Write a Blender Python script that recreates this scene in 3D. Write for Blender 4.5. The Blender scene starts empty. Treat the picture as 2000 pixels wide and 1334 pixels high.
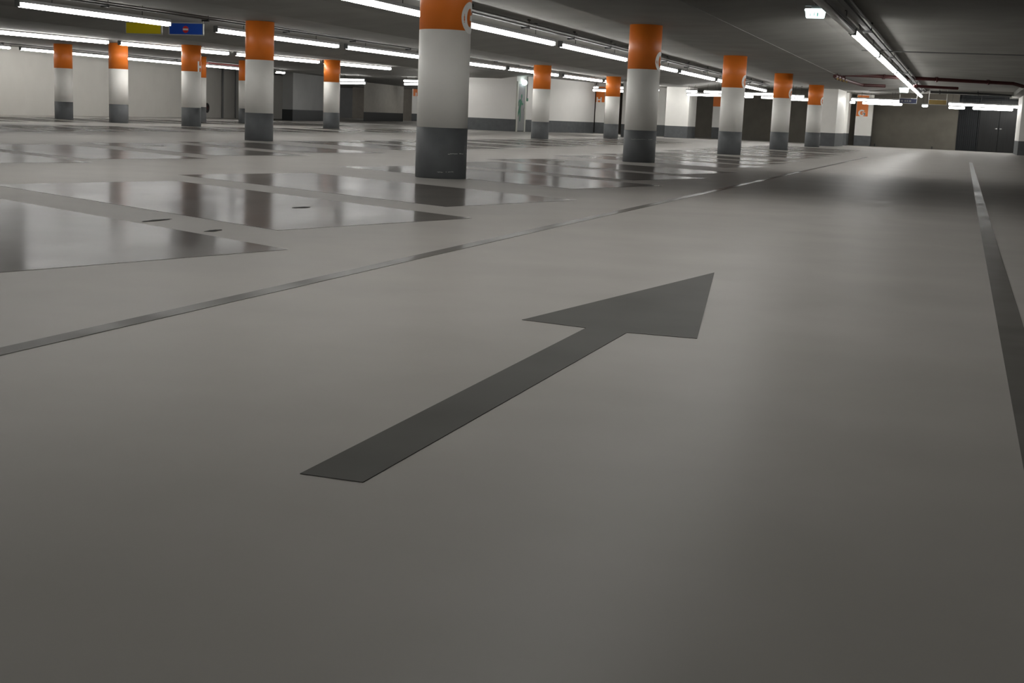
import bpy, bmesh, math, random
from mathutils import Vector, Matrix

sc = bpy.context.scene
COL = sc.collection
random.seed(7)

# ------------------------------------------------------------------ camera, world, exposure
cam_data = bpy.data.cameras.new('camera')
cam_data.sensor_width = 36.0
cam_data.lens = 2584.8 / 2000 * 36.0
cam_data.clip_end = 400
cam = bpy.data.objects.new('camera', cam_data)
COL.objects.link(cam)
cam.matrix_world = (Matrix.Translation((0, 0, 0.7603)) @ Matrix.Rotation(math.atan(.3282), 4, 'Z')
                    @ Matrix.Rotation(math.pi / 2 - 0.16897, 4, 'X') @ Matrix.Rotation(0.04222, 4, 'Z'))
sc.camera = cam
world = bpy.data.worlds.new('world')
sc.world = world
world.use_nodes = True
world.node_tree.nodes['Background'].inputs[0].default_value = (.9, 1, 1, 1)
world.node_tree.nodes['Background'].inputs[1].default_value = 0.0
sc.view_settings.view_transform = 'Standard'
sc.view_settings.look = 'None'
sc.view_settings.gamma = 1
sc.view_settings.use_curve_mapping = False
sc.view_settings.exposure = 0.0
try:
    sc.cycles.use_denoising = True
    sc.cycles.max_bounces = 8
    sc.cycles.diffuse_bounces = 5
    sc.cycles.sample_clamp_indirect = 6
except Exception:
    pass
TUBE = 25.5          # strength of a lit tube
TUBE_COL = (1.0, .986, .955, 1)

# ------------------------------------------------------------------ materials
def mat(name, col, rough=.6, metal=0, spec=.5, var=.06, scale=3.0, bump=0.0, bscale=30, stretch=None, rvar=0):
    m = bpy.data.materials.new(name); m.use_nodes = True
    nt = m.node_tree; N = nt.nodes; L = nt.links; b = N['Principled BSDF']
    b.inputs['Roughness'].default_value = rough
    b.inputs['Metallic'].default_value = metal
    b.inputs['Specular IOR Level'].default_value = spec
    tc = N.new('ShaderNodeTexCoord'); mp = N.new('ShaderNodeMapping')
    if stretch: mp.inputs['Scale'].default_value = stretch
    L.new(tc.outputs['Object'], mp.inputs[0])
    nz = N.new('ShaderNodeTexNoise'); nz.inputs['Scale'].default_value = scale; nz.inputs['Detail'].default_value = 6
    L.new(mp.outputs[0], nz.inputs['Vector'])
    rp = N.new('ShaderNodeValToRGB')
    rp.color_ramp.elements[0].position = .3; rp.color_ramp.elements[1].position = .7
    rp.color_ramp.elements[0].color = tuple(c * (1 - var) for c in col) + (1,)
    rp.color_ramp.elements[1].color = tuple(min(1, c * (1 + var)) for c in col) + (1,)
    L.new(nz.outputs['Fac'], rp.inputs[0]); L.new(rp.outputs[0], b.inputs['Base Color'])
    if rvar:
        mr = N.new('ShaderNodeMapRange')
        mr.inputs[1].default_value = .3; mr.inputs[2].default_value = .7
        mr.inputs[3].default_value = rough - rvar; mr.inputs[4].default_value = rough + rvar
        n3 = N.new('ShaderNodeTexNoise'); n3.inputs['Scale'].default_value = scale * .7; n3.inputs['Detail'].default_value = 5
        L.new(mp.outputs[0], n3.inputs['Vector']); L.new(n3.outputs['Fac'], mr.inputs[0]); L.new(mr.outputs[0], b.inputs['Roughness'])
    if bump:
        n2 = N.new('ShaderNodeTexNoise'); n2.inputs['Scale'].default_value = bscale; n2.inputs['Detail'].default_value = 4
        L.new(mp.outputs[0], n2.inputs['Vector'])
        bp = N.new('ShaderNodeBump'); bp.inputs['Strength'].default_value = bump; bp.inputs['Distance'].default_value = .01
        L.new(n2.outputs['Fac'], bp.inputs['Height']); L.new(bp.outputs[0], b.inputs['Normal'])
    return m

def coat(name, col, rough, k, var=.08, scale=1.5, bump=.04, bscale=30, rvar=.04):
    """matt floor coat with a faint sheen that grows towards grazing angles"""
    m = mat(name, col, 1.0, 0, 0.0, var, scale, bump, bscale)
    nt = m.node_tree; N = nt.nodes; L = nt.links; b = N['Principled BSDF']; out = N['Material Output']
    g = N.new('ShaderNodeBsdfAnisotropic'); g.inputs['Roughness'].default_value = rough
    g.inputs['Color'].default_value = (1, 1, 1, 1)
    fr = N.new('ShaderNodeFresnel'); fr.inputs['IOR'].default_value = 1.45
    mu = N.new('ShaderNodeMath'); mu.operation = 'MULTIPLY'; mu.inputs[1].default_value = k
    nz = N.new('ShaderNodeTexNoise'); nz.inputs['Scale'].default_value = scale; nz.inputs['Detail'].default_value = 7
    tc = [n for n in N if n.bl_idname == 'ShaderNodeTexCoord'][0]
    L.new(tc.outputs['Object'], nz.inputs['Vector'])
    mr = N.new('ShaderNodeMapRange'); mr.inputs[1].default_value = .3; mr.inputs[2].default_value = .7
    mr.inputs[3].default_value = rough - rvar; mr.inputs[4].default_value = rough + rvar
    L.new(nz.outputs['Fac'], mr.inputs[0]); L.new(mr.outputs[0], g.inputs['Roughness'])
    for l in list(L):
        if l.to_socket == b.inputs['Normal']: L.new(l.from_socket, g.inputs['Normal'])
    mx = N.new('ShaderNodeMixShader')
    L.new(fr.outputs[0], mu.inputs[0]); L.new(mu.outputs[0], mx.inputs[0])
    L.new(b.outputs[0], mx.inputs[1]); L.new(g.outputs[0], mx.inputs[2]); L.new(mx.outputs[0], out.inputs['Surface'])
    return m

def emit(name, col, s):
    m = bpy.data.materials.new(name); m.use_nodes = True
    b = m.node_tree.nodes['Principled BSDF']
    b.inputs['Base Color'].default_value = (.8, .8, .8, 1)
    b.inputs['Emission Color'].default_value = col
    b.inputs['Emission Strength'].default_value = s
    return m

M = {
 'floor': coat('floor_coat', (.326, .312, .292), .34, .15, var=.06, scale=1.3, bump=.03, bscale=60),
 'bay': coat('polished_bay', (.102, .095, .087), .155, .25, var=.10, scale=1.1, bump=.004, bscale=9),
 'bare': coat('bare_concrete_mark', (.105, .103, .097), .35, .08, var=.05, scale=3, bump=.02, bscale=50),
 'lane': coat('lane_line', (.125, .12, .112), .17, .20, var=.12, scale=2.2, bump=.02, bscale=30, rvar=.08),
 'stain': coat('dark_stain', (.035, .032, .03), .4, .05),
 'ceiling': mat('raw_concrete', (.225, .22, .205), .8, var=.13, scale=.8, bump=.1, bscale=12),
 'white': mat('white_paint', (.79, .78, .745), .55, var=.02, scale=4, bump=.03, bscale=60),
 'wall': mat('wall_paint', (.50, .485, .45), .6, var=.03, scale=1.5, bump=.03, bscale=40),
 'block': mat('block_paint', (.74, .725, .70), .6, var=.02, scale=1.5, bump=.03, bscale=40),
 'greywall': mat('grey_wall', (.33, .335, .33), .6, var=.05, scale=1.5, bump=.03, bscale=40),
 'brown': mat('brown_block', (.118, .108, .09), .8, var=.1, scale=2.0, bump=.1, bscale=20),
 'dark': mat('dark_grey_paint', (.105, .111, .115), .6, spec=.3, var=.12, scale=5, bump=.04, bscale=60),
 'black': mat('black_paint', (.022, .026, .027), .45, var=.1, scale=5),
 'orange': mat('orange_paint', (.76, .19, .02), .45, var=.04, scale=4, bump=.03, bscale=60),
 'letter': mat('letter_paint', (.79, .78, .745), .5, var=.01),
 'scuff': mat('scuff', (.4, .4, .38), .7),
 'housing': mat('fixture_grey', (.28, .28, .28), .5, var=.03),
 'cap': mat('fixture_cap', (.16, .17, .17), .5),
 'tray': mat('galvanised', (.13, .133, .13), .55, metal=.1, var=.06, scale=8),
 'pipe': mat('grey_pipe', (.12, .12, .12), .5),
 'clamp': mat('dark_clamp', (.03, .03, .03), .6),
 'red': mat('red_pipe', (.055, .008, .008), .5, var=.15, scale=6),
 'brass': mat('brass', (.45, .33, .12), .3, metal=.8),
 'yellow': mat('yellow_sign', (.85, .68, .02), .35, var=.02),
 'blue': mat('blue_sign', (.02, .08, .45), .25, var=.02),
 'navy': mat('navy_sign', (.006, .009, .035), .35, var=.02),
 'rim': mat('sign_frame', (.45, .46, .44), .4),
 'signred': mat('sign_red', (.6, .03, .03), .3, var=.01),
 'signwhite': mat('sign_white', (.7, .7, .68), .3, var=.01),
 'steel': mat('dark_steel', (.014, .0145, .0145), .38, metal=.1, spec=.2, var=.2, scale=2.5, stretch=(6, 6, .35)),
 'steel2': mat('blue_steel', (.009, .0105, .012), .6, metal=0, spec=.25, var=.2, scale=2.5, stretch=(6, 6, .35)),
 'door': mat('door_grey', (.24, .245, .25), .5, var=.03),
 'frame': mat('door_frame', (.55, .55, .50), .5, var=.02),
 'green': mat('green_figure', (.01, .16, .085), .5, var=.02),
 'tube': emit('lit_tube', TUBE_COL, TUBE),
 'unlit': mat('unlit_diffuser', (.5, .5, .5), .3, var=.02),
 'exit': emit('exit_lamp', (.80, 1, .97, 1), 2.2),
 'exitmark': emit('exit_mark', (.12, .62, .5, 1), .5),
 'globe': emit('globe_lamp', (.80, 1, .97, 1), 8.0),
}

# ------------------------------------------------------------------ mesh helpers
def ob(name, bm, m, parent=None, smooth=False, bevel=0):
    me = bpy.data.meshes.new(name)
    bmesh.ops.recalc_face_normals(bm, faces=bm.faces)
    bm.to_mesh(me); bm.free()
    ms = m if isinstance(m, (list, tuple)) else [m]
    for x in ms: me.materials.append(x)
    if smooth:
        for p in me.polygons: p.use_smooth = True
    o = bpy.data.objects.new(name, me); COL.objects.link(o)
    if bevel:
        b = o.modifiers.new('bevel', 'BEVEL'); b.width = bevel; b.segments = 2; b.limit_method = 'ANGLE'
    if parent is not None: o.parent = parent
    return o

def box(bm, x0, x1, y0, y1, z0, z1, mi=0):
    v = [bm.verts.new(p) for p in ((x0,y0,z0),(x1,y0,z0),(x1,y1,z0),(x0,y1,z0),(x0,y0,z1),(x1,y0,z1),(x1,y1,z1),(x0,y1,z1))]
    for f in ((0,3,2,1),(4,5,6,7),(0,1,5,4),(1,2,6,5),(2,3,7,6),(3,0,4,7)):
        bm.faces.new([v[i] for i in f]).material_index = mi

def prism(bm, pts, z0, z1, mi=0):
    a = [bm.verts.new((x, y, z0)) for x, y in pts]; b = [bm.verts.new((x, y, z1)) for x, y in pts]
    n = len(pts)
    bm.faces.new(a[::-1]).material_index = mi; bm.faces.new(b).material_index = mi
    for i in range(n):
        bm.faces.new((a[i], a[(i+1) % n], b[(i+1) % n], b[i])).material_index = mi

def tube(bm, p, q, r, n=12, caps=True, mi=0):
    p, q = Vector(p), Vector(q); d = (q - p).normalized()
    u = d.orthogonal().normalized(); w = d.cross(u)
    A = []; B = []
    for i in range(n):
        t = 2 * math.pi * i / n; o = (u * math.cos(t) + w * math.sin(t)) * r
        A.append(bm.verts.new(p + o)); B.append(bm.verts.new(q + o))
    for i in range(n):
        bm.faces.new((A[i], A[(i+1) % n], B[(i+1) % n], B[i])).material_index = mi
    if caps:
        bm.faces.new(A[::-1]).material_index = mi; bm.faces.new(B).material_index = mi

def ring(bm, r, z0, z1, n=64, rt=None, cham=0.0):
    """closed cylinder, optional chamfer at its lower edge"""
    prof = [(r - cham, z0), (r, z0 + cham), (r, z1)] if cham else [(r, z0), (r, z1)]
    rows = []
    for rr, z in prof:
        rows.append([bm.verts.new((rr * math.cos(2*math.pi*i/n), rr * math.sin(2*math.pi*i/n), z)) for i in range(n)])
    for a, b in zip(rows, rows[1:]):
        for i in range(n):
            f = bm.faces.new((a[i], a[(i+1) % n], b[(i+1) % n], b[i])); f.smooth = True
    bm.faces.new(rows[0][::-1]); bm.faces.new(rows[-1])

def thing(name, label, cat, loc=(0, 0, 0), rz=0, group=None):
    o = bpy.data.objects.new(name, None); COL.objects.link(o)
    o.location = loc; o.rotation_euler = (0, 0, rz); o.empty_display_size = .2
    o['label'] = label; o['category'] = cat
    if group: o['group'] = group
    return o

def tag(o, label, cat, group=None):
    o['label'] = label; o['category'] = cat
    if group: o['group'] = group
    return o

def struct(o):
    o['kind'] = 'structure'; return o

# ------------------------------------------------------------------ floor and ceiling
bm = bmesh.new(); box(bm, -72, 8, -6, 135, -.2, 0)
floor = struct(ob('floor', bm, M['floor']))

prof = [(-72, 2.5), (-21.3, 2.5), (-20.2, 2.68), (-14.75, 2.68), (-14.75, 2.5), (-12.9, 2.5), (-11.3, 2.68), (-6.1, 2.68),
        (-6.1, 2.5), (-4.05, 2.5), (-4.05, 2.508), (-2.5, 2.64), (1.95, 2.64), (1.95, 2.47), (8, 2.47), (8, 3.2), (-72, 3.2)]
bm = bmesh.new()
a = [bm.verts.new((x, -6, z)) for x, z in prof]; b = [bm.verts.new((x, 135, z)) for x, z in prof]
n = len(prof)
bm.faces.new(a); bm.faces.new(b[::-1])
for i in range(n): bm.faces.new((a[i], b[i], b[(i+1) % n], a[(i+1) % n]))
struct(ob('ceiling', bm, M['ceiling']))
# downstand across the far end of the driving lane
bm = bmesh.new(); box(bm, -4.05, 1.95, 61.6, 62.1, 2.48, 2.64)
struct(ob('trim_1', bm, M['ceiling']))

# ------------------------------------------------------------------ dark marks left in the light floor coat
arrow = [(-1.25, 2.42), (-1.105, 2.42), (-1.085, 4.64), (-.83, 4.65), (-1.15, 6.82), (-1.51, 4.71), (-1.245, 4.66)]
bm = bmesh.new(); prism(bm, arrow, 0.0005, .002)
tag(ob('floor_arrow', bm, M['bare']), 'dark grey direction arrow on the pale floor, pointing away along the driving lane', 'arrow')
bm = bmesh.new(); prism(bm, [(-2.695, -1), (-2.615, -1), (-2.635, 9), (-2.50, 40), (-2.57, 40), (-2.72, 9)], 0.0005, .002)
tag(ob('lane_line', bm, M['lane']), 'thin dark lane line on the floor, between the arrow and the parking bays', 'floor marking')
bm = bmesh.new(); prism(bm, [(.205, -1), (.305, -1), (.315, 12), (.36, 40), (.27, 40), (.215, 12)], 0.0005, .002)
tag(ob('lane_line', bm, M['lane']), 'thin dark lane line along the right edge, right of the arrow', 'floor marking')

def bay(fx, fy, label, group=None, ln=1.0, zt=.0018):
    F = (fx, fy); Nn = (fx - .58, fy - 1.9)
    L = (-3.8 * ln, 2.0 * ln)
    bm = bmesh.new()
    prism(bm, [Nn, F, (F[0] + L[0], F[1] + L[1]), (Nn[0] + L[0], Nn[1] + L[1])], .0004, zt)
    o = ob('parking_bay', bm, M['bay'])
    tag(o, label, 'parking bay', group)
ordn = ['nearest', 'second nearest', 'third nearest', 'fourth nearest', 'fifth nearest', 'sixth nearest', 'seventh nearest', 'eighth nearest', 'ninth nearest', 'tenth nearest', 'eleventh nearest', 'twelfth nearest']
tips = []
for yc in (5.2, 14.7, 24.5, 34.7, 45.3):
    tips += [yc + 1.15 + 2.85 * j for j in range(3)]
special = {0: 'nearest dark polished parking bay beside the lane line, at the left edge',
           1: 'second nearest dark polished parking bay beside the lane line, left of the arrow tip',
           2: 'dark polished parking bay just in front of the nearest G column',
           3: 'dark polished parking bay just behind the nearest G column',
           4: 'dark polished parking bay midway between the two nearest G columns',
           5: 'dark polished parking bay just in front of the second nearest G column'}
for i, t in enumerate(tips):
    if i in special: bay(-3.37, t, special[i])
    else: bay(-3.37, t, 'narrow dark polished parking bay in the far part of the row under the G columns', 'far parking bays under the G columns')
for yc in (6.6, 15.2, 25.2, 34.6, 44.2):
    for j in range(3):
        near = yc < 20
        bay(-9.8, yc + .9 + 3.0 * j, 'dark polished parking bay under the H columns' + (', near part' if near else ', far part'),
            'near parking bays under the H columns' if near else 'far parking bays under the H columns')
for yc in (14, 24, 34, 44):
    for j in range(3):
        bay(-18.6, yc + 3.0 * j, 'thin dark parking bay streak in the middle of the left floor', 'parking bays left of the H columns')
for yc in (29, 38.5, 48):
    for j in range(3):
        bay(-25.3, yc + 3.0 * j, 'thin dark parking bay streak close to the long white left wall', 'parking bays at the left wall', ln=1.4)
# small puddle-like stains
def blot(x, y, w, h, label, s=1):
    bm = bmesh.new(); pts = []
    for k in range(18):
        a_ = 2 * math.pi * k / 18; q = .7 + .4 * random.random()
        pts.append((x + w * q * math.cos(a_), y + h * q * math.sin(a_)))
    prism(bm, pts, .002, .0032)
    tag(ob('floor_stain', bm, M['stain']), label, 'stain')
blot(-4.22, 7.0, .03, .10, 'small dark oil stain at the upper edge of the nearest parking bay')
blot(-4.85, 7.35, .03, .17, 'thin dark scrape on the nearest parking bay, left of the small oil stain')
blot(-4.72, 9.1, .05, .12, 'small dark spot in the second nearest parking bay')

# ------------------------------------------------------------------ columns
def g_polys(w=.31, h=.36):
    """letter G as quads in letter coordinates, origin at its centre"""
    out = []; seg = 30
    a0, a1 = math.radians(38), math.radians(360)
    ox, oy, ix, iy = w/2, h/2, w/2 - .09, h/2 - .075
    P = []
    for i in range(seg + 1):
        a_ = a0 + (a1 - a0) * i / seg
        P.append(((ox*math.cos(a_), oy*math.sin(a_)), (ix*math.cos(a_), iy*math.sin(a_))))
    for p, q in zip(P, P[1:]): out.append([p[0], q[0], q[1], p[1]])
    for k in range(4):
        x0 = .01 + (w/2 - .01) * k / 4; x1 = .01 + (w/2 - .01) * (k+1) / 4
        out.append([(x0, -.03), (x1, -.03), (x1, .028), (x0, .028)])
    out.append([(w/2 - .06, -.12), (w/2, -.12), (w/2, -.03), (w/2 - .06, -.03)])
    return out
def h_polys(w=.28, h=.33):
    out = []
    for s in (-1, 1):
        for k in range(3):
            x0 = s * w/2 - s * .07 * k / 3; x1 = s * w/2 - s * .07 * (k+1) / 3
            out.append([(x0, -h/2), (x1, -h/2), (x1, h/2), (x0, h/2)])
    for k in range(4):
        x0 = -w/2 + .07 + (w - .14) * k / 4; x1 = -w/2 + .07 + (w - .14) * (k+1) / 4
        out.append([(x0, -.034), (x1, -.034), (x1, .034), (x0, .034)])
    return out
R = .30
def wrap(bm, polys, ang, zc, r):
    for q in polys:
        o_ = [bm.verts.new((r*math.cos(ang + x/R), r*math.sin(ang + x/R), zc + z)) for x, z in q]
        i_ = [bm.verts.new(((r-.004)*math.cos(ang + x/R), (r-.004)*math.sin(ang + x/R), zc + z)) for x, z in q]
        bm.faces.new(o_); bm.faces.new(i_[::-1])
        for k in range(4): bm.faces.new((o_[k], i_[k], i_[(k+1) % 4], o_[(k+1) % 4]))

def column(x, y, label, letter=None, dang=43, ob_z=1.70, top=2.5, group=None, scuffs=()):
    t = thing('concrete_column', label, 'column', (x, y, 0), 0, group)
    bm = bmesh.new(); ring(bm, R + .002, 0.0, .587, cham=.006); ob('base_band', bm, M['dark'], t)['label'] = 'dark grey painted foot of the column'
    bm = bmesh.new(); ring(bm, R, .587, ob_z); ob('shaft', bm, M['white'], t)
    bm = bmesh.new(); ring(bm, R + .001, ob_z, top); ob('top_band', bm, M['orange'], t)['label'] = 'orange painted top of the column'
    if letter:
        polys = g_polys() if letter == 'G' else h_polys()
        va = math.atan2(-y, -x)
        bm = bmesh.new(); wrap(bm, polys, va + math.radians(dang) + .15 / R, ob_z + .15, R + .004)
        ob('letter', bm, M['letter'], t)['label'] = 'white capital letter ' + letter
    for (a0, a1, z0, z1) in scuffs:
        va = math.atan2(-y, -x); bm = bmesh.new(); nseg = 14
        for k in range(nseg):
            if random.random() < .25: continue
            b0 = va + math.radians(a0 + (a1-a0)*k/nseg); b1 = va + math.radians(a0 + (a1-a0)*(k+.9)/nseg)
            za = z0 + (z1-z0)*k/nseg + random.uniform(-.004, .004); hh = random.uniform(.002, .005)
            r = R + .0035
            vs = [bm.verts.new((r*math.cos(b), r*math.sin(b), z)) for b, z in ((b0, za-hh), (b1, za-hh), (b1, za+hh), (b0, za+hh))]
            bm.faces.new(vs)
        o = ob('scuff_mark', bm, M['scuff'], t); o['label'] = 'pale scratch in the dark paint'
        sm = o.modifiers.new('solid', 'SOLIDIFY'); sm.thickness = .001
    return t

column(-5.81, 14.72, 'nearest and largest round white column, big orange top cut by the frame, dark grey foot', 'G', dang=38,
       scuffs=((10, 78, .29, .30), (-8, 30, .075, .085), (60, 66, .30, .40)))
column(-5.69, 24.48, 'round white column with orange top and a G, next behind the largest column along the lane', 'G', scuffs=((-40, 50, .42, .43),))
column(-5.68, 34.68, 'round orange-topped column, third in the line that starts at the largest column', 'G')
column(-5.76, 45.2, 'round orange-topped column, fourth in the line that starts at the largest column', 'G')
column(-5.81, 56.2, 'round orange-topped column, fifth in the line, standing against white piers', 'G', dang=44)
column(-14.34, 25.62, 'round orange-topped white column left of the largest one, second largest of the left half', None)
column(-13.85, 44.3, 'round orange-topped column beside the door with the green figure', None, dang=50)
column(-13.72, 53.7, 'slim round orange-topped column in front of the far H pillar', None)
column(-22.3, 45.25, 'slim round orange-topped column directly in front of the dark-footed pier in the left half', 'H', dang=58)
column(-23.01, 36.82, 'round orange-topped column with an H, near the hose reel on the left wall', 'H', dang=38)
column(-25.71, 36.87, 'round orange-topped column lit brightly at its top by a tube end', None)
column(-28.99, 38.45, 'leftmost round orange-topped column', None)
column(-28.12, 45.5, 'orange-topped column mostly hidden behind the column with the H', None)
column(-27.75, 48.5, 'orange-topped column half hidden behind the second largest column', None)

# ------------------------------------------------------------------ tube luminaires
def zc(x): return 2.64 if x > -4.05 else 2.5 if x > -6.1 else 2.68 if x > -12.7 else 2.5 if x > -14.75 else 2.68 if x > -21.3 else 2.5
def luminaire(p, q, label, lit=True, rad=.055, ceil=None, group=None, hang=True):
    """linear fixture from p to q (x, y, z of the tube's axis)"""
    p, q = Vector(p), Vector(q); d = q - p; Ln = d.length
    t = thing('tube_light', label, 'light fixture', p, math.atan2(d.y, d.x), group)
    tilt = math.atan2(d.z, math.hypot(d.x, d.y)); t.rotation_euler = (0, -tilt, t.rotation_euler[2])
    # diffuser: rounded bar, slightly flattened, with round ends
    bm = bmesh.new(); n = 16; rows = []
    st = [(0, .35), (.012, .75), (.04, 1), (Ln - .04, 1), (Ln - .012, .75), (Ln, .35)]
    for s, k in st:
        rows.append([bm.verts.new((s, rad*k*math.cos(2*math.pi*i/n), rad*.9*k*math.sin(2*math.pi*i/n))) for i in range(n)])
    for a, b in zip(rows, rows[1:]):
        for i in range(n):
            f = bm.faces.new((a[i], a[(i+1) % n], b[(i+1) % n], b[i])); f.smooth = True
    bm.faces.new(rows[0][::-1]); bm.faces.new(rows[-1])
    ob('diffuser', bm, M['tube'] if lit else M['unlit'], t)
    bm = bmesh.new(); box(bm, .0, Ln, -rad*1.02, rad*1.02, rad*.62, rad*.9 + .045)
    hs = ob('housing', bm, M['housing'], t, bevel=.006)
    for s in (0, 1):
        bm = bmesh.new(); x = -.022 if s == 0 else Ln
        box(bm, x, x + .022, -rad*1.0, rad*1.0, -rad*.8, rad*.9 + .04); ob('end_cap', bm, M['cap'], t, bevel=.004)
    if hang and ceil:
        for k in (.2, .8):
            bm = bmesh.new(); z0 = rad*.9 + .04; z1 = ceil - p.z
            tube(bm, (Ln*k, 0, z0), (Ln*k, 0, z1), .007, 6); box(bm, Ln*k-.03, Ln*k+.03, -.03, .03, z1-.012, z1)
            ob('hanger', bm, M['clamp'], t)
    return t

ROWS = []
# right-hand row over the driving lane
X = -1.92; Z = 2.40
rl = [((-4.8, -.6), True, 'lit tube light over the driving lane, behind the camera'),
      ((2.8, 9.6), True, 'lit tube light over the driving lane, out of sight above the arrow shaft'),
      ((10, 14.0), True, 'lit tube light over the driving lane, out of sight above the arrow tip'),
      ((17.0, 23.6), False, 'unlit grey tube light over the driving lane, beside the bright exit sign'),
      ((23.9, 30.55), True, 'nearest lit tube of the straight row over the driving lane'),
      ((31.0, 38.7), True, 'second lit tube of the straight row over the driving lane'),
      ((39.2, 46.0), True, 'third lit tube of the row over the driving lane, crossing the red pipe'),
      ((46.5, 52.7), True, 'fourth lit tube of the row over the driving lane, at the small exit sign'),
      ((53.2, 59.5), True, 'fifth lit tube of the row over the driving lane'),
      ((60.2, 64.5), True, 'farthest lit tube of the row over the driving lane, almost at the end wall')]
for (y0, y1), lit, lab in rl:
    luminaire((X, y0, Z), (X, y1, Z), lab, lit, ceil=2.64)
# row between G and H columns
X = -8.65; Z = 2.35
c = [.6, 7.6, 14.6, 21.6, 28.64, 35.3, 41.95, 48.65, 55.3, 62.1]
o2 = ['nearest', 'second', 'third', 'fourth', 'fifth', 'sixth', 'seventh', 'eighth', 'ninth']
lab2 = {2: 'lit tube light entering at the top edge, left of the largest column',
        3: 'lit tube light right of the largest column, touching it',
        4: 'lit tube light between the largest column and the next column behind it',
        5: 'short visible lit tube just right of the second column in the G line',
        6: 'lit tube light between the second and third columns of the G line',
        7: 'lit tube light ending at the third column of the G line',
        8: 'farthest lit tube of the row left of the G columns'}
for i in range(9):
    luminaire((X, c[i] + .28, Z), (X, c[i+1] - .28, Z), lab2.get(i, 'lit tube light left of the lane, outside the frame, ' + o2[i]), True, ceil=2.68)
# row between H and the next columns
def on(a, b, y): t = (y - a[1]) / (b[1] - a[1]); return (a[0] + (b[0]-a[0])*t, y)
a3, b3 = (-16.15, 20.17), (-14.55, 55)
lab3 = ['lit tube light nearest in the row above the blue sign, outside the frame',
        'long lit tube light in the upper left corner, above the yellow sign',
        'lit tube light right of the blue sign, passing behind the second largest column',
        'lit tube light between the second largest column and the largest column',
        'lit tube light right of the largest column, lower row',
        'lit tube light above the door with the green figure',
        'lit tube light right of the column beside the green figure door',
        'tiny lit tube end beside the slim far column']
for (y0, y1), lab in zip(((13.6, 19.4), (20.17, 24.65), (26.39, 31.95), (32.43, 37.9), (38.3, 43.79), (44.17, 49.3), (49.98, 54.9), (55.25, 56.3)), lab3):
    luminaire(on(a3, b3, y0) + (2.35,), on(a3, b3, y1) + (2.35,), lab, True, ceil=2.68)
k4 = 1.044
a4, b4 = (-24.4 * k4, 27 * k4), (-21.15 * k4, 48 * k4)
lab4 = ['lit tube light at the left edge, ending at the brightly lit orange column top',
        'lit tube light passing behind the column with the H in the left half',
        'lit tube light behind the second largest column, lower of the two rows there',
        'lit tube light between the slim column and the largest column, left half']
for (y0, y1), lab in zip(((27.0, 33.12), (33.6, 38.38), (38.76, 43.29), (43.6, 47.95)), lab4):
    luminaire(on(a4, b4, y0*k4) + (2.42,), on(a4, b4, y1*k4) + (2.42,), lab, True, rad=.062, ceil=2.5)
lab5 = ['lit tube light by the left wall, cut by the left edge', 'lit tube light by the left wall behind the leftmost column',
        'lit tube light by the left wall below the H column tube row', 'lit tube light by the left wall ending at the half hidden column',
        'short lit tube at the end of the left wall, right of the second largest column']
for (y0, y1), lab in zip(((33.4, 39.0), (39.56, 45.3), (45.7, 50.7), (51.1, 57.6), (58.0, 58.9)), lab5):
    luminaire((-31.6, y0, 2.35), (-31.6, y1, 2.35), lab, True, ceil=2.5, rad=.05)
luminaire(on(a4, b4, 50.3*k4) + (2.42,), on(a4, b4, 53.8*k4) + (2.42,), 'added tube light hidden behind the largest column', True, ceil=2.5)  # unseen tubes from here to the cross rows, added to lift dark walls
luminaire((-23.7, 58, 2.35), (-21.9, 58, 2.35), 'added cross tube light hidden behind the largest column, in front of the stair block', True, ceil=2.5)  # added out of sight to light the stair block front
luminaire((-15.75, 67, 2.3), (-15.05, 67, 2.3), 'added tube light hidden behind the second column of the G line', True, ceil=2.68)  # unseen, added to brighten the block side and end wall
for (x0, x1, y_, w_) in ((-31.0, -28.5, 75, 'behind the largest column, left of the stair block'), (-29.3, -27.0, 71, 'behind the largest column, nearer than its neighbour'),
                         (-44.6, -42.9, 85, 'behind the pale pier with black foot'), (-43.9, -41.2, 95, 'behind the grey-brown pier with black foot'),
                         (-33.9, -31.1, 82, 'behind the largest column, third of four there'), (-36.3, -33.4, 88, 'behind the largest column, farthest of four there'),
                         (-51.5, -49.4, 98, 'far behind the pale pier with black foot'),
                         (-22.7, -21.85, 55, 'behind the largest column, before the door block'), (-24.8, -22.9, 60, 'behind the largest column, touching the door block'),
                         (-17.9, -17.45, 57, 'behind the column by the green figure door, nearest'), (-18.85, -18.4, 59.2, 'behind the column by the green figure door, middle'),
                         (-19.75, -19.35, 62.4, 'behind the column by the green figure door, farthest'),
                         (-43.3, -40.9, 80, 'behind the second largest column, past the left wall end')):
    luminaire((x0, y_, 2.3), (x1, y_, 2.3), 'added cross tube light hidden ' + w_, True, ceil=zc(x0))  # all unseen, added as fill for the far walls, piers and recess
luminaire((-16.75, 65.8, 2.3), (-17.75, 69.2, 2.3), 'added lengthwise tube light hidden behind the slim far column, beside the H pillar', True, ceil=2.68)  # added out of sight to brighten the stair block's side
luminaire((-14.55, 62.4, 2.3), (-14.55, 66.0, 2.3), 'added lengthwise tube light hidden behind the second column of the G line', True, ceil=2.5)  # unseen extra tube, added to throw light towards the stair block
luminaire((-35.9, 72, 2.3), (-35.15, 72, 2.3), 'added tube light hidden behind the slim column in the left half', True, ceil=2.5)  # unseen fill tube added for the dark recess
luminaire((-38.8, 94, 2.3), (-36.2, 94, 2.3), 'added far tube light hidden behind the largest column', True, ceil=2.5)  # unseen fill tube added for the far brown wall
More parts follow.
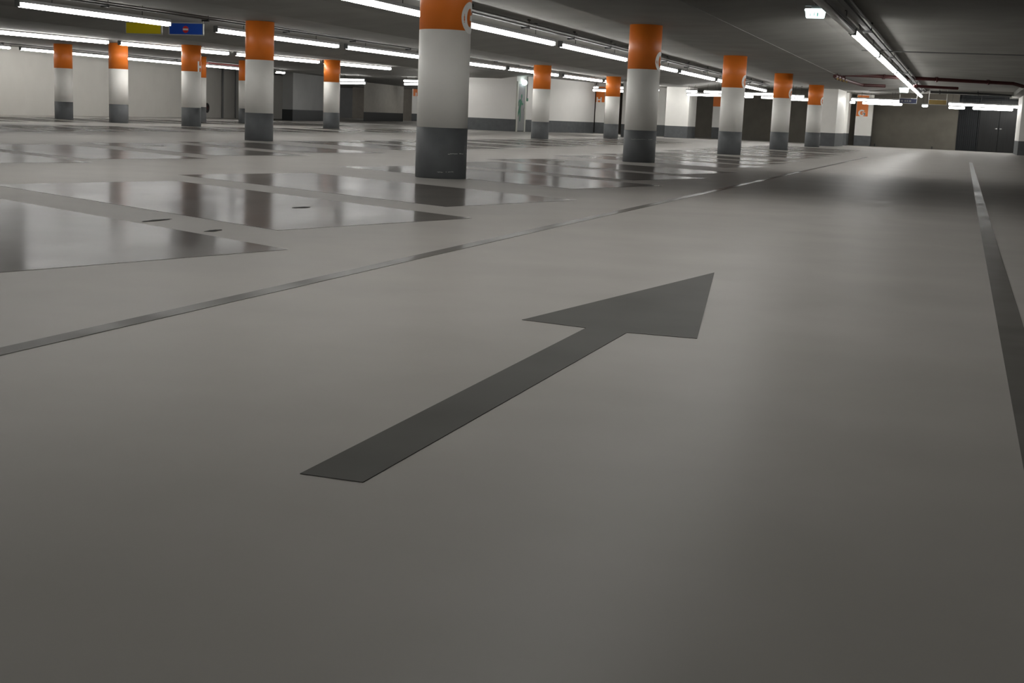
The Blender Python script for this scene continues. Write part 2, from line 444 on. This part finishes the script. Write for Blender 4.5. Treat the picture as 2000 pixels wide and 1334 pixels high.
# two cross rows in front of the end wall: (x0, z0, x1, z1)
cu = [(-31.1, 2.23, -29.67, 2.26), (-27.45, 2.29, -26.6, 2.30), (-17.37, 2.16, -16.15, 2.165), (-16.1, 2.31, -15.7, 2.31), (-12.72, 2.265, -12.2, 2.26),
      (-11.87, 2.27, -11.0, 2.27), (-9.98, 2.24, -8.5, 2.26), (-7.8, 2.20, -7.15, 2.20), (-4.98, 2.155, -2.72, 2.14), (-.69, 2.10, 2.40, 2.07)]
for i, (x0, z0, x1, z1) in enumerate(cu):
    labs = ['upper of the stacked lit tubes right of the slim column in the left half', 'upper of the stacked lit tubes left of the largest column',
            'long lit tube just above the far orange H pillar', 'topmost short lit tube left of the second column in the G line',
            'short upper lit tube at the left end of the dark end wall', 'upper lit tube touching the left side of the third G line column',
            'upper lit tube between the third and fourth columns of the G line', 'short upper lit tube between the fourth and fifth columns of the G line',
            'upper long lit tube above the far orange G sign', 'upper long lit tube above the steel double door']
    luminaire((x0, 64, z0), (x1, 64, z1), labs[i], True, ceil=zc((x0 + x1) / 2), rad=.062)
cl = [(-32.5, 2.13, -31.0, 2.17), (-28.7, 2.19, -27.9, 2.22), (-18.15, 2.35, -17.9, 2.36), (-16.85, 2.215, -16.4, 2.22), (-13.28, 2.17, -11.5, 2.19), (-10.4, 2.17, -9.95, 2.18),
      (-9.55, 2.16, -8.8, 2.17), (-8.1, 2.12, -7.1, 2.13), (-5.27, 2.075, -5.03, 2.078), (-4.68, 2.07, -2.84, 2.06), (-1.92, 2.035, -1.66, 2.04), (-.7, 2.0, .02, 2.0), (.38, 2.0, 2.15, 2.0)]
kl = 65.3 / 67
for i, (x0, z0, x1, z1) in enumerate(cl):
    x0, x1 = x0 * kl, x1 * kl; z0, z1 = .7603 + (z0 - .7603) * kl, .7603 + (z1 - .7603) * kl
    labs = ['lower of the stacked lit tubes right of the slim column in the left half', 'lower of the stacked lit tubes left of the largest column',
            'very short lit tube above the far H pillar', 'lowest short lit tube left of the second column in the G line',
            'lower long lit tube at the left end of the dark end wall', 'short lower lit tube right of the third G line column',
            'lower lit tube just left of the fourth G line column', 'lower lit tube between the fourth and fifth columns of the G line',
            'tiny lit tube end beside the far G sign, left', 'lower lit tube directly above the far orange G sign',
            'tiny lit spot between the two far direction signs', 'short lower lit tube above the dark steel panel', 'lower lit tube directly above the steel double door']
    luminaire((x0, 65.3, z0), (x1, 65.3, z1), labs[i], True, rad=.062, ceil=zc((x0 + x1) / 2))

# ------------------------------------------------------------------ cable trays and conduits along the tube rows
def tray(a, b, z, ceil, label, pipes=(.10,), w=.05, step=3.2, m='tray'):
    d = Vector((b[0]-a[0], b[1]-a[1], 0)); Ln = d.length
    t = thing('cable_tray', label, 'cable tray', (a[0], a[1], z), math.atan2(d.y, d.x))
    bm = bmesh.new()
    box(bm, 0, Ln, -w, w, 0, .006); box(bm, 0, Ln, -w, -w + .005, .006, .035); box(bm, 0, Ln, w - .005, w, .006, .035)
    ob('trough', bm, M[m], t)
    for k, off in enumerate(pipes):
        bm = bmesh.new(); tube(bm, (0, off, .05), (Ln, off, .05), .018, 8); ob('conduit', bm, M['pipe'], t, smooth=False)
    n = int(Ln / step)
    for i in range(n):
        x = (i + .5) * Ln / n
        bm = bmesh.new()
        box(bm, x - .03, x + .03, -w - .02, max([w] + list(pipes)) + .04, -.035, -.001)
        tube(bm, (x, -w - .012, -.02), (x, -w - .012, ceil - z), .008, 6)
        box(bm, x - .05, x + .05, -w - .03, -w + .005, ceil - z - .03, ceil - z)
        ob('bracket', bm, M['clamp'], t)
tray((-8.52, 1), (-8.52, 61), 2.53, 2.68, 'grey cable tray running just above the tube row left of the largest column', pipes=(-.11, -.16))
tray(on((a3[0]+.10, a3[1]), (b3[0]+.10, b3[1]), 14), on((a3[0]+.10, a3[1]), (b3[0]+.10, b3[1]), 58), 2.53, 2.68, 'grey cable tray just above the tube row at the blue and yellow signs', pipes=(-.11,))
tray((-31.40, 33), (-31.40, 58), 2.46, 2.5, 'grey cable tray above the tubes along the left wall', pipes=(), w=.03)
tray((-1.74, 12), (-1.74, 63), 2.50, 2.64, 'dark cable tray beside the tube row over the driving lane', pipes=(-.09,), w=.045, step=7.3, m='clamp')

def pipe_thing(name, pts, r, m, label, cat='pipe', flanges=None):
    t = thing(name, label, cat, pts[0]); p0 = Vector(pts[0])
    bm = bmesh.new()
    for a, b in zip(pts, pts[1:]): tube(bm, Vector(a) - p0, Vector(b) - p0, r, 12)
    for p in pts[1:-1]: bmesh.ops.create_icosphere(bm, subdivisions=2, radius=r * 1.02, matrix=Matrix.Translation(Vector(p) - p0))
    ob('pipe_run', bm, m, t)
    if flanges:
        n_ = 0
        for f in flanges:
            a, b = Vector(pts[0]), Vector(pts[1]); d = (b - a).normalized(); c_ = a + d * f - p0
            bm = bmesh.new(); tube(bm, c_ - d * .03, c_ + d * .03, r * 1.5, 12); ob('coupling', bm, m, t)
            bm = bmesh.new(); w_ = c_ + p0; tube(bm, c_, (c_.x, c_.y, zc(w_.x) - p0.z), .008, 6); ob('hanging_rod', bm, M['clamp'], t)
    return t
K = 1.065
def kz(x, y, z): return (x * K, y * K, .7603 + (z - .7603) * K)
pipe_thing('sprinkler_pipe', [kz(-3.75, 43.0, 2.45), kz(1.42, 46.4, 2.45), kz(1.75, 46.8, 2.38)], .062, M['red'],
           'long dark red sprinkler pipe crossing under the ceiling above the driving lane', flanges=(.15, 1.6, 3.6, 5.6))
vt = pipe_thing('sprinkler_valve_pipe', [(-3.95, 43.4, 2.40), (-3.85, 47.0, 2.40), (-3.6, 50.5, 2.38), (-2.8, 50.8, 2.38)], .058, M['red'],
           'dark red branch pipe with brass fittings at the left end of the long sprinkler pipe', flanges=(.6, 1.4, 2.4))
for k, (x, y) in enumerate(((.02, .5), (.05, 1.3), (.08, 2.1), (.1, 3.0))):
    bm = bmesh.new(); bmesh.ops.create_icosphere(bm, subdivisions=2, radius=.035, matrix=Matrix.Translation((x + .02, y, -.05)))
    tube(bm, (x, y, -.045), (x + .05, y, -.10), .012, 8); ob('valve', bm, M['brass'], vt)
pipe_thing('sprinkler_pipe', [(-1.72, 48.2, 2.33), (-.28, 49.2, 2.33)], .05, M['red'], 'short dark red pipe just below the long sprinkler pipe, right of the tube row', flanges=(.1,))
pipe_thing('ceiling_conduit', [(-2.32, 31.5, 2.535), (2.0, 31.9, 2.535)], .014, M['pipe'], 'thin dark conduit crossing the ceiling, right of the tube row over the lane', 'conduit')
pipe_thing('ceiling_conduit', [(-9.7, 33.5, 2.76), (-8.5, 34.2, 2.76), (-7.2, 38.0, 2.76)], .016, M['pipe'], 'thin dark conduit on the ceiling right of the largest column', 'conduit')

# ------------------------------------------------------------------ signs hung from the ceiling
def hang_sign(x0, x1, y, z0, z1, face, label, ceil, extra=None, posts=(0, 1), frame=.018):
    w = x1 - x0; h = z1 - z0
    t = thing('hanging_sign', label, 'sign', (x0, y, z0))
    bm = bmesh.new(); box(bm, frame, w - frame, -.012, .012, frame, h - frame); ob('panel', bm, face, t)
    bm = bmesh.new()
    box(bm, 0, w, -.018, .018, 0, frame); box(bm, 0, w, -.018, .018, h - frame, h)
    box(bm, 0, frame, -.018, .018, 0, h); box(bm, w - frame, w, -.018, .018, 0, h)
    ob('frame', bm, M['rim'], t)
    for s in posts:
        bm = bmesh.new(); x = .01 if s == 0 else w - .01
        tube(bm, (x, .0, h - .01), (x, .0, ceil - z0), .009, 8); ob('hanger', bm, M['rim'], t)
    if extra: extra(t, w, h)
    return t
hang_sign(-19.66, -18.62, 28.5, 2.33, 2.64, M['yellow'], 'yellow hanging sign left of the blue one, below the upper left tube light', 2.68, frame=.028)
def noentry(t, w, h):
    cx, cz, r = w * .49, h * .46, .082
    bm = bmesh.new(); tube(bm, (cx, -.0125, cz), (cx, -.017, cz), r, 32); ob('red_disc', bm, M['signred'], t)
    bm = bmesh.new(); box(bm, cx - r*.86, cx + r*.86, -.020, -.0172, cz - r*.26, cz + r*.26); ob('white_bar', bm, M['signwhite'], t)
hang_sign(-18.43, -17.47, 28.5, 2.34, 2.64, M['blue'], 'blue hanging sign with a red and white no entry disc', 2.68, noentry, frame=.022)
hang_sign(-2.72, -1.98, 61.0, 1.99, 2.22, M['navy'], 'small dark blue sign above the end of the driving lane', 2.64, None, frame=.012)
def faint(t, w, h):
    for k, (x0, x1) in enumerate(((.06, .16), (.22, .28), (.31, .37), (.41, .5))):
        bm = bmesh.new(); box(bm, x0, x1, -.016, -.0125, .07, .15); ob('sign_mark', bm, M['pipe'], t)
for o in list(bpy.data.objects):
    if o.get('label', '').startswith('small dark blue sign'): faint(o, .74, .23)
hang_sign(-1.50, -.74, 61.0, 1.98, 2.20, mat('dull_yellow', (.17, .11, .02), .5), 'small dim yellow sign right of the end of the lane tube row', 2.64, None, frame=.012)
hang_sign(-15.5, -15.2, 69.0, 1.75, 1.97, M['navy'], 'tiny dark blue sign at the right side of the second G line column', 2.68, None, frame=.01)

# illuminated exit signs
def exit_sign(x, y, ztop, w, label, marks=True, ceil=2.64, zsc=1.0):
    t = thing('exit_sign', label, 'exit sign', (x, y, ztop))
    h = .135 * zsc; wb = w * .84
    bm = bmesh.new()   # tapered body: wide top, narrower bottom, rounded corners
    def layer(ww, z): 
        pts = []; d = .035; r = .012
        for sx, sy in ((-1, -1), (1, -1), (1, 1), (-1, 1)):
            for k in range(3):
                a_ = {(-1,-1): math.pi, (1,-1): 1.5*math.pi, (1,1): 0, (-1,1): .5*math.pi}[(sx, sy)] + k * math.pi / 4
                pts.append((sx*(ww/2 - r) + r*math.cos(a_), sy*(d - r) + r*math.sin(a_), z))
        return [bm.verts.new(p) for p in pts]
    rows = [layer(w*.94, 0), layer(w, -.012), layer(w, -.03), layer(w*.93, -.036), layer(wb, -h + .012), layer(wb*.93, -h)]
    for a, b in zip(rows, rows[1:]):
        for i in range(12): bm.faces.new((a[i], a[(i+1) % 12], b[(i+1) % 12], b[i]))
    bm.faces.new(rows[0]); bm.faces.new(rows[-1][::-1])
    ob('lamp_body', bm, M['exit'], t)
    bm = bmesh.new(); box(bm, -w*.5, w*.42, -.05, .05, .035, .045); box(bm, -w*.2, w*.2, -.02, .02, 0.0, .035); box(bm, -.015, .015, -.015, .015, .045, ceil - ztop)
    ob('mounting_plate', bm, M['cap'], t)
    if marks:
        yb = -.0375
        bm = bmesh.new()
        # left arrow sign, running figure and doorway
        box(bm, -.085, -.045, yb, yb + .006, -.108, -.101); box(bm, -.072, -.064, yb, yb + .006, -.100, -.07)
        ob('arrow_mark', bm, M['exitmark'], t)
        bm = bmesh.new()
        for p, q, r in (((-.008, yb, -.068), (-.014, yb, -.09), .006), ((-.014, yb, -.09), (-.024, yb, -.108), .004), ((-.012, yb, -.09), (-.002, yb, -.108), .004), ((-.012, yb, -.075), (.004, yb, -.084), .003)):
            tube(bm, p, q, r, 8)
        bmesh.ops.create_icosphere(bm, subdivisions=2, radius=.007, matrix=Matrix.Translation((-.004, yb, -.058)))
        ob('running_figure', bm, M['exitmark'], t)
        bm = bmesh.new(); box(bm, .026, .045, yb, yb + .006, -.106, -.06); box(bm, .022, .05, yb, yb + .006, -.112, -.107); ob('doorway_mark', bm, M['exitmark'], t)
    return t
exit_sign(-2.165, 20.0, 2.462, .31, 'large bright white emergency exit sign under the ceiling, nearest to the top edge')
exit_sign(-2.19, 52.2, 2.385, .36, 'small bright exit sign far off beside the tube row over the lane', marks=False, zsc=1.3)

# ------------------------------------------------------------------ walls and piers of the far side
def wl(x): return 74 + (x + 16) * (-8 / 19)
bm = bmesh.new(); prism(bm, [(-21.0, wl(-21.0)), (-.24, wl(-.24)), (-.24, wl(-.24) + .4), (-21.0, wl(-21.0) + .4)], 0, 3.0)
struct(ob('wall_back', bm, M['brown']))
# wall above and behind the steel door
bm = bmesh.new(); prism(bm, [(-.24, wl(-.24) + .12), (6, wl(6) + .12), (6, wl(6) + .5), (-.24, wl(-.24) + .5)], 0, 3.0)
struct(ob('wall_back', bm, M['steel2']))
for x in (-4.1, -1.35):
    bm = bmesh.new(); y = wl(x) - .03
    prism(bm, [(x, y), (x + .07, y - .02), (x + .07, y - .12), (x, y - .1)], 0, .13)
    tag(ob('door_stop', bm, M['clamp']), 'tiny dark post at the foot of the dark end wall, ' + ('near the far G sign' if x < -3 else 'left of the steel panel'), 'post')
# steel panel left of door and double door
A = Vector((-.22, wl(-.22), 0)); dirw = Vector((19, -8, 0)).normalized(); nrm = Vector((-8, -19, 0)).normalized()
ang = math.atan2(dirw.y, dirw.x)
def onwall(name, label_, cat=None):
    o = thing(name, label_, cat) if cat else bpy.data.objects.new(name, None)
    if not cat: COL.objects.link(o)
    return o
pn = thing('steel_panel', 'tall dark blue-grey ribbed steel panel left of the steel double door', 'panel', A, ang)
bm = bmesh.new(); box(bm, 0, .96, -.04, .10, 0, 2.45); ob('sheet', bm, M['steel2'], pn)
for k in range(9):
    bm = bmesh.new(); box(bm, .05 + k*.10, .075 + k*.10, -.06, -.04, .02, 2.43); ob('rib', bm, M['steel2'], pn)
dr = bpy.data.objects.new('door_1', None); COL.objects.link(dr); dr.location = A + dirw * 1.0; dr.rotation_euler = (0, 0, ang); dr['kind'] = 'structure'
bm = bmesh.new(); box(bm, 0, .05, -.07, .10, 0, 2.45); box(bm, 1.95, 2.0, -.07, .1, 0, 2.45); box(bm, .05, 1.95, -.07, .1, 2.39, 2.45)
ob('door_frame', bm, M['steel2'], dr)
for s in (0, 1):
    x0 = .055 + s * .95
    bm = bmesh.new(); box(bm, x0, x0 + .935, -.05, .05, .01, 2.385); lf = ob('door_leaf', bm, M['steel'], dr, bevel=.005)
    bm = bmesh.new(); hx = x0 + (.84 if s == 0 else .10)
    box(bm, hx - .06, hx + .06, -.085, -.07, 1.08, 1.10); box(bm, hx - .01, hx + .01, -.085, -.05, 1.06, 1.12); ob('door_handle', bm, M['rim'], lf)

def pier(pts, label, m, band, bh=.587, top=None, name='wall_pier', cat='pier', side=None):
    t = thing(name, label, cat)
    top = top or zc(sum(p[0] for p in pts)/len(pts))
    bm = bmesh.new(); prism(bm, pts, bh, top); ob('upper_face', bm, m, t)
    cx = sum(p[0] for p in pts)/len(pts); cy = sum(p[1] for p in pts)/len(pts)
    bm = bmesh.new(); prism(bm, [(cx + (p[0]-cx)*1.002, cy + (p[1]-cy)*1.002) for p in pts], 0, bh); ob('base_band', bm, band, t)['label'] = 'dark painted foot'
    return t
pier([(2.28, 60.0), (3.6, 60.0), (3.6, 64.5), (2.28, 64.5)], 'white pier with grey foot at the right edge, right of the steel double door', M['white'], M['dark'])
pier([(-6.05, 60.6), (-5.30, 60.6), (-5.22, 64.0), (-6.05, 64.0)], 'white pier with dark foot right behind the fifth G line column', M['white'], M['dark'])
pier([(-6.2, 66.2), (-5.27, 66.2), (-5.33, 68.6), (-6.2, 68.6)], 'narrower white pier right of the one behind the fifth G line column', M['white'], M['dark'])
gp = pier([(-5.05, 68.3), (-4.25, 68.3), (-4.25, 68.75), (-5.05, 68.75)], 'far white pillar with an orange G panel, before the dark end wall', M['white'], M['dark'], bh=.50)
bm = bmesh.new(); box(bm, -5.03, -4.48, 68.285, 68.299, 1.44, 2.45); ob('orange_panel', bm, M['orange'], gp)
bm = bmesh.new()
for q in g_polys(.34, .33):
    f = [bm.verts.new((-4.77 + x, 68.282, 1.60 + z)) for x, z in q]; bm.faces.new(f)
o = ob('letter', bm, M['letter'], gp); o['label'] = 'white capital letter G'; s_ = o.modifiers.new('solid', 'SOLIDIFY'); s_.thickness = .003; s_.offset = 0
hp = pier([(-18.95, 70.55), (-18.45, 70.55), (-18.45, 71.1), (-18.95, 71.1)], 'far white pillar with an orange H panel, right of the white stair block', M['white'], M['dark'])
bm = bmesh.new(); box(bm, -18.95, -18.47, 70.535, 70.549, 1.67, 2.5); ob('orange_panel', bm, M['orange'], hp)
bm = bmesh.new()
for q in h_polys(.28, .27):
    f = [bm.verts.new((-18.77 + x, 70.532, 1.80 + z)) for x, z in q]; bm.faces.new(f)
o = ob('letter', bm, M['letter'], hp); o['label'] = 'white capital letter H'; s_ = o.modifiers.new('solid', 'SOLIDIFY'); s_.thickness = .003; s_.offset = 0
pier([(-14.86, 60), (-13.95, 60), (-13.95, 62), (-14.86, 62)], 'white pier with grey foot mostly hidden left of the second G line column', M['white'], M['dark'])
pier([(-14.11, 66), (-12.95, 66), (-12.95, 68), (-14.11, 68)], 'broad white pier with grey foot right of the second G line column', M['white'], M['dark'])
pier([(-16.3, 71.5), (-15.3, 71.5), (-15.3, 73.2), (-16.3, 73.2)], 'narrow white pier between the second G line column and the broad pier', M['white'], M['dark'])
op = pier([(-12.85, 72.2), (-12.45, 72.2), (-12.45, 72.6), (-12.85, 72.6)], 'slim pillar with orange top peeking out left of the third G line column', M['white'], M['dark'])
bm = bmesh.new(); box(bm, -12.85, -12.45, 72.18, 72.199, 1.70, 2.5); ob('orange_panel', bm, M['orange'], op)
# left group
pier([(-34.17, 63.5), (-33.55, 63.5), (-34.5, 69.0), (-36.0, 69.0)], 'pale pier with black foot behind the slim column in the left half', M['greywall'], M['black'])
pier([(-37.1, 80.0), (-38.6, 90.0), (-41.5, 90)], 'grey-brown pier with black foot left of the largest column', mat('pier_grey', (.55, .52, .46), .7), M['black'])
op = pier([(-41.3, 98), (-40.3, 98), (-40.3, 98.6), (-41.3, 98.6)], 'far pillar with bright orange top touching the left side of the largest column', M['white'], M['dark'])
bm = bmesh.new(); box(bm, -41.2, -40.5, 97.98, 97.999, 1.95, 2.5); ob('orange_panel', bm, M['orange'], op)
bm = bmesh.new()
for q in ([(-.05, -.12), (.05, -.12), (.05, .14), (-.05, .14)],):
    f = [bm.verts.new((-40.95 + x, 97.975, 2.08 + z)) for x, z in q]; bm.faces.new(f)
o = ob('letter', bm, M['letter'], op); s_ = o.modifiers.new('solid', 'SOLIDIFY'); s_.thickness = .003

# long left wall, wall beyond, recess
def wallseg(name, pts, m, z1=3.0):
    bm = bmesh.new(); prism(bm, pts, 0, z1); return struct(ob(name, bm, m))
wallseg('wall_left', [(-31.3, 28), (-33.1, 39), (-38.0, 69.2), (-38.5, 69.2), (-33.6, 39), (-31.8, 28)], M['wall'])
wallseg('wall_left', [(-38.0, 69.2), (-40.5, 80), (-41, 80), (-38.5, 69.2)], M['wall'])
wallseg('wall_left', [(-47.4, 100), (-30, 100), (-30, 100.4), (-47.4, 100.4)], mat('far_brown', (.36, .33, .29), .8))
wallseg('wall_left', [(-64, 104), (-47.4, 104), (-47.4, 104.4), (-64, 104.4)], mat('recess_grey', (.45, .455, .46), .6))
# end wall block with the green figure door
bx = thing('stair_block', 'large white stair block with dark grey foot, holding the door with the green figure', 'building core')
pts = [(-25.2, 61.5), (-20.5, 61.5), (-20.5, 75.6), (-25.2, 75.6)]
bm = bmesh.new(); prism(bm, [(-25.2, 61.5), (-21.3, 61.5), (-21.3, 75.6), (-25.2, 75.6)], .587, 2.5); prism(bm, [(-21.3, 61.5), (-20.5, 61.5), (-18.97, 70.4), (-21.3, 75.6)], .587, 2.7); ob('upper_face', bm, M['block'], bx)
bm = bmesh.new(); prism(bm, [(-25.205, 61.495), (-20.495, 61.495), (-18.965, 70.4), (-21.3, 75.6), (-25.205, 75.6)], 0, .587); ob('base_band', bm, M['dark'], bx)['label'] = 'dark grey painted foot'
d2 = bpy.data.objects.new('door_2', None); COL.objects.link(d2); d2.location = (-20.488, 61.54, 0); d2.rotation_euler = (0, 0, -.170); d2.scale = (1, .66, 1); d2['kind'] = 'structure'
bm = bmesh.new(); box(bm, 0, .04, 0, .18, 0, 2.40); box(bm, 0, .04, 1.24, 1.44, 0, 2.40); box(bm, 0, .04, .18, 1.24, 2.28, 2.40); ob('door_frame', bm, M['frame'], d2)
bm = bmesh.new(); box(bm, 0, .025, .18, 1.24, .05, 2.28); lf = ob('door_leaf', bm, M['door'], d2)
bm = bmesh.new(); box(bm, .025, .06, 1.08, 1.14, 1.0, 1.12); ob('door_handle', bm, M['rim'], lf)
# walking figure silhouette painted on the leaf: limbs as tapered flat shapes (y, z)
def limb(bm, p, q, w0, w1, x0=.026, x1=.030):
    p, q = Vector(p), Vector(q); d = (q - p).normalized(); nn = Vector((-d.y, d.x))
    pts = [p + nn*w0, p - nn*w0, q - nn*w1, q + nn*w1]
    A_ = [bm.verts.new((x1, a.x, a.y)) for a in pts]; B_ = [bm.verts.new((x0, a.x, a.y)) for a in pts]
    bm.faces.new(A_); bm.faces.new(B_[::-1])
    for i in range(4): bm.faces.new((A_[i], A_[(i+1) % 4], B_[(i+1) % 4], B_[i]))
bm = bmesh.new()
limb(bm, (.62, 1.52), (.50, 1.12), .17, .11)          # torso
limb(bm, (.50, 1.14), (.30, .88), .11, .07); limb(bm, (.30, .90), (.22, .72), .07, .05)     # rear leg
limb(bm, (.52, 1.14), (.58, .80), .11, .07); limb(bm, (.58, .82), (.56, .50), .07, .05)     # front leg
limb(bm, (.50, 1.52), (.30, 1.42), .06, .05); limb(bm, (.31, 1.44), (.26, 1.22), .05, .04)  # rear arm
limb(bm, (.72, 1.48), (.82, 1.30), .06, .05); limb(bm, (.80, 1.32), (.98, 1.34), .05, .04)  # front arm
limb(bm, (.68, 1.52), (.70, 1.60), .05, .05)
bmesh.ops.create_cone(bm, cap_ends=True, segments=20, radius1=.10, radius2=.10, depth=.004,
                      matrix=Matrix.Translation((.028, .72, 1.70)) @ Matrix.Rotation(math.pi/2, 4, 'Y'))
o = ob('green_figure', bm, M['green'], lf); o['label'] = 'green walking figure on the grey door'
# round lamp above the door, conduit and switch
t = thing('round_wall_lamp', 'round glowing lamp on the wall above the green figure door', 'lamp', (-20.40, 62.08, 2.35), -.17)
bm = bmesh.new(); bmesh.ops.create_uvsphere(bm, u_segments=24, v_segments=12, radius=.13, matrix=Matrix.Translation((.12, 0, 0)))
ob('globe', bm, M['globe'], t, smooth=True)
bm = bmesh.new(); tube(bm, (0, 0, 0), (.04, 0, 0), .09, 20); ob('back_plate', bm, M['rim'], t)
t = thing('wall_switch', 'small switch box under a thin vertical conduit, right of the green figure door', 'switch', (-20.31, 62.56, 1.55), -.17)
bm = bmesh.new(); box(bm, 0.0, .05, -.08, .08, -.07, .07); ob('switch_box', bm, M['green'], t)
bm = bmesh.new(); tube(bm, (.02, 0, .07), (.02, 0, 1.2), .022, 8); ob('conduit', bm, M['pipe'], t)

# things on the long left wall
def wpt(y): return -33.1 + (y - 39) * (-4.9 / 30.2)
t = thing('hose_reel', 'dark round hose reel on the left wall, right of the column with the H', 'hose reel', (wpt(59.6) + .12, 59.6, .50), math.radians(11))
bm = bmesh.new()
for k in range(24):
    a0, a1 = 2*math.pi*k/24, 2*math.pi*(k+1)/24
    tube(bm, (0, .20*math.cos(a0), .20*math.sin(a0)), (0, .20*math.cos(a1), .20*math.sin(a1)), .05, 8, caps=False)
ob('hose', bm, M['clamp'], t)
bm = bmesh.new(); tube(bm, (-.1, 0, 0), (.02, 0, 0), .1, 16); ob('hub', bm, M['red'], t)
def vpipe(y, r, label):
    bm = bmesh.new(); tube(bm, (wpt(y) + .06, y, 0), (wpt(y) + .06, y, 2.5), r, 10)
    tag(ob('wall_pipe', bm, M['pipe']), label, 'pipe')
vpipe(61.8, .055, 'dark vertical pipe on the left wall between the H column and half hidden column')
vpipe(63.6, .03, 'thin vertical pipe on the left wall, close to the half hidden column')
bm = bmesh.new(); box(bm, -30.9, -30.7, 50.5, 55.5, 2.40, 2.46)
tag(ob('red_pipe', bm, mat('bright_red', (.45, .02, .02), .4)), 'bright red pipe just above the left wall tubes, near the half hidden column', 'pipe')

# enclosing walls outside the view
wallseg('wall_right', [(6.0, -6), (6.3, -6), (6.3, 66), (6.0, 66)], M['wall'])
wallseg('wall_front', [(-40, -6), (6.3, -6), (6.3, -5.7), (-40, -5.7)], M['wall'])
pipe_thing('ceiling_pipe', [(-1.45, 60.3, 2.50), (.9, 60.9, 2.50), (1.85, 61.3, 2.47)], .05, M['clamp'],
           'dark pipe crossing under the ceiling just before the far yellow sign', flanges=(.4, 2.0))
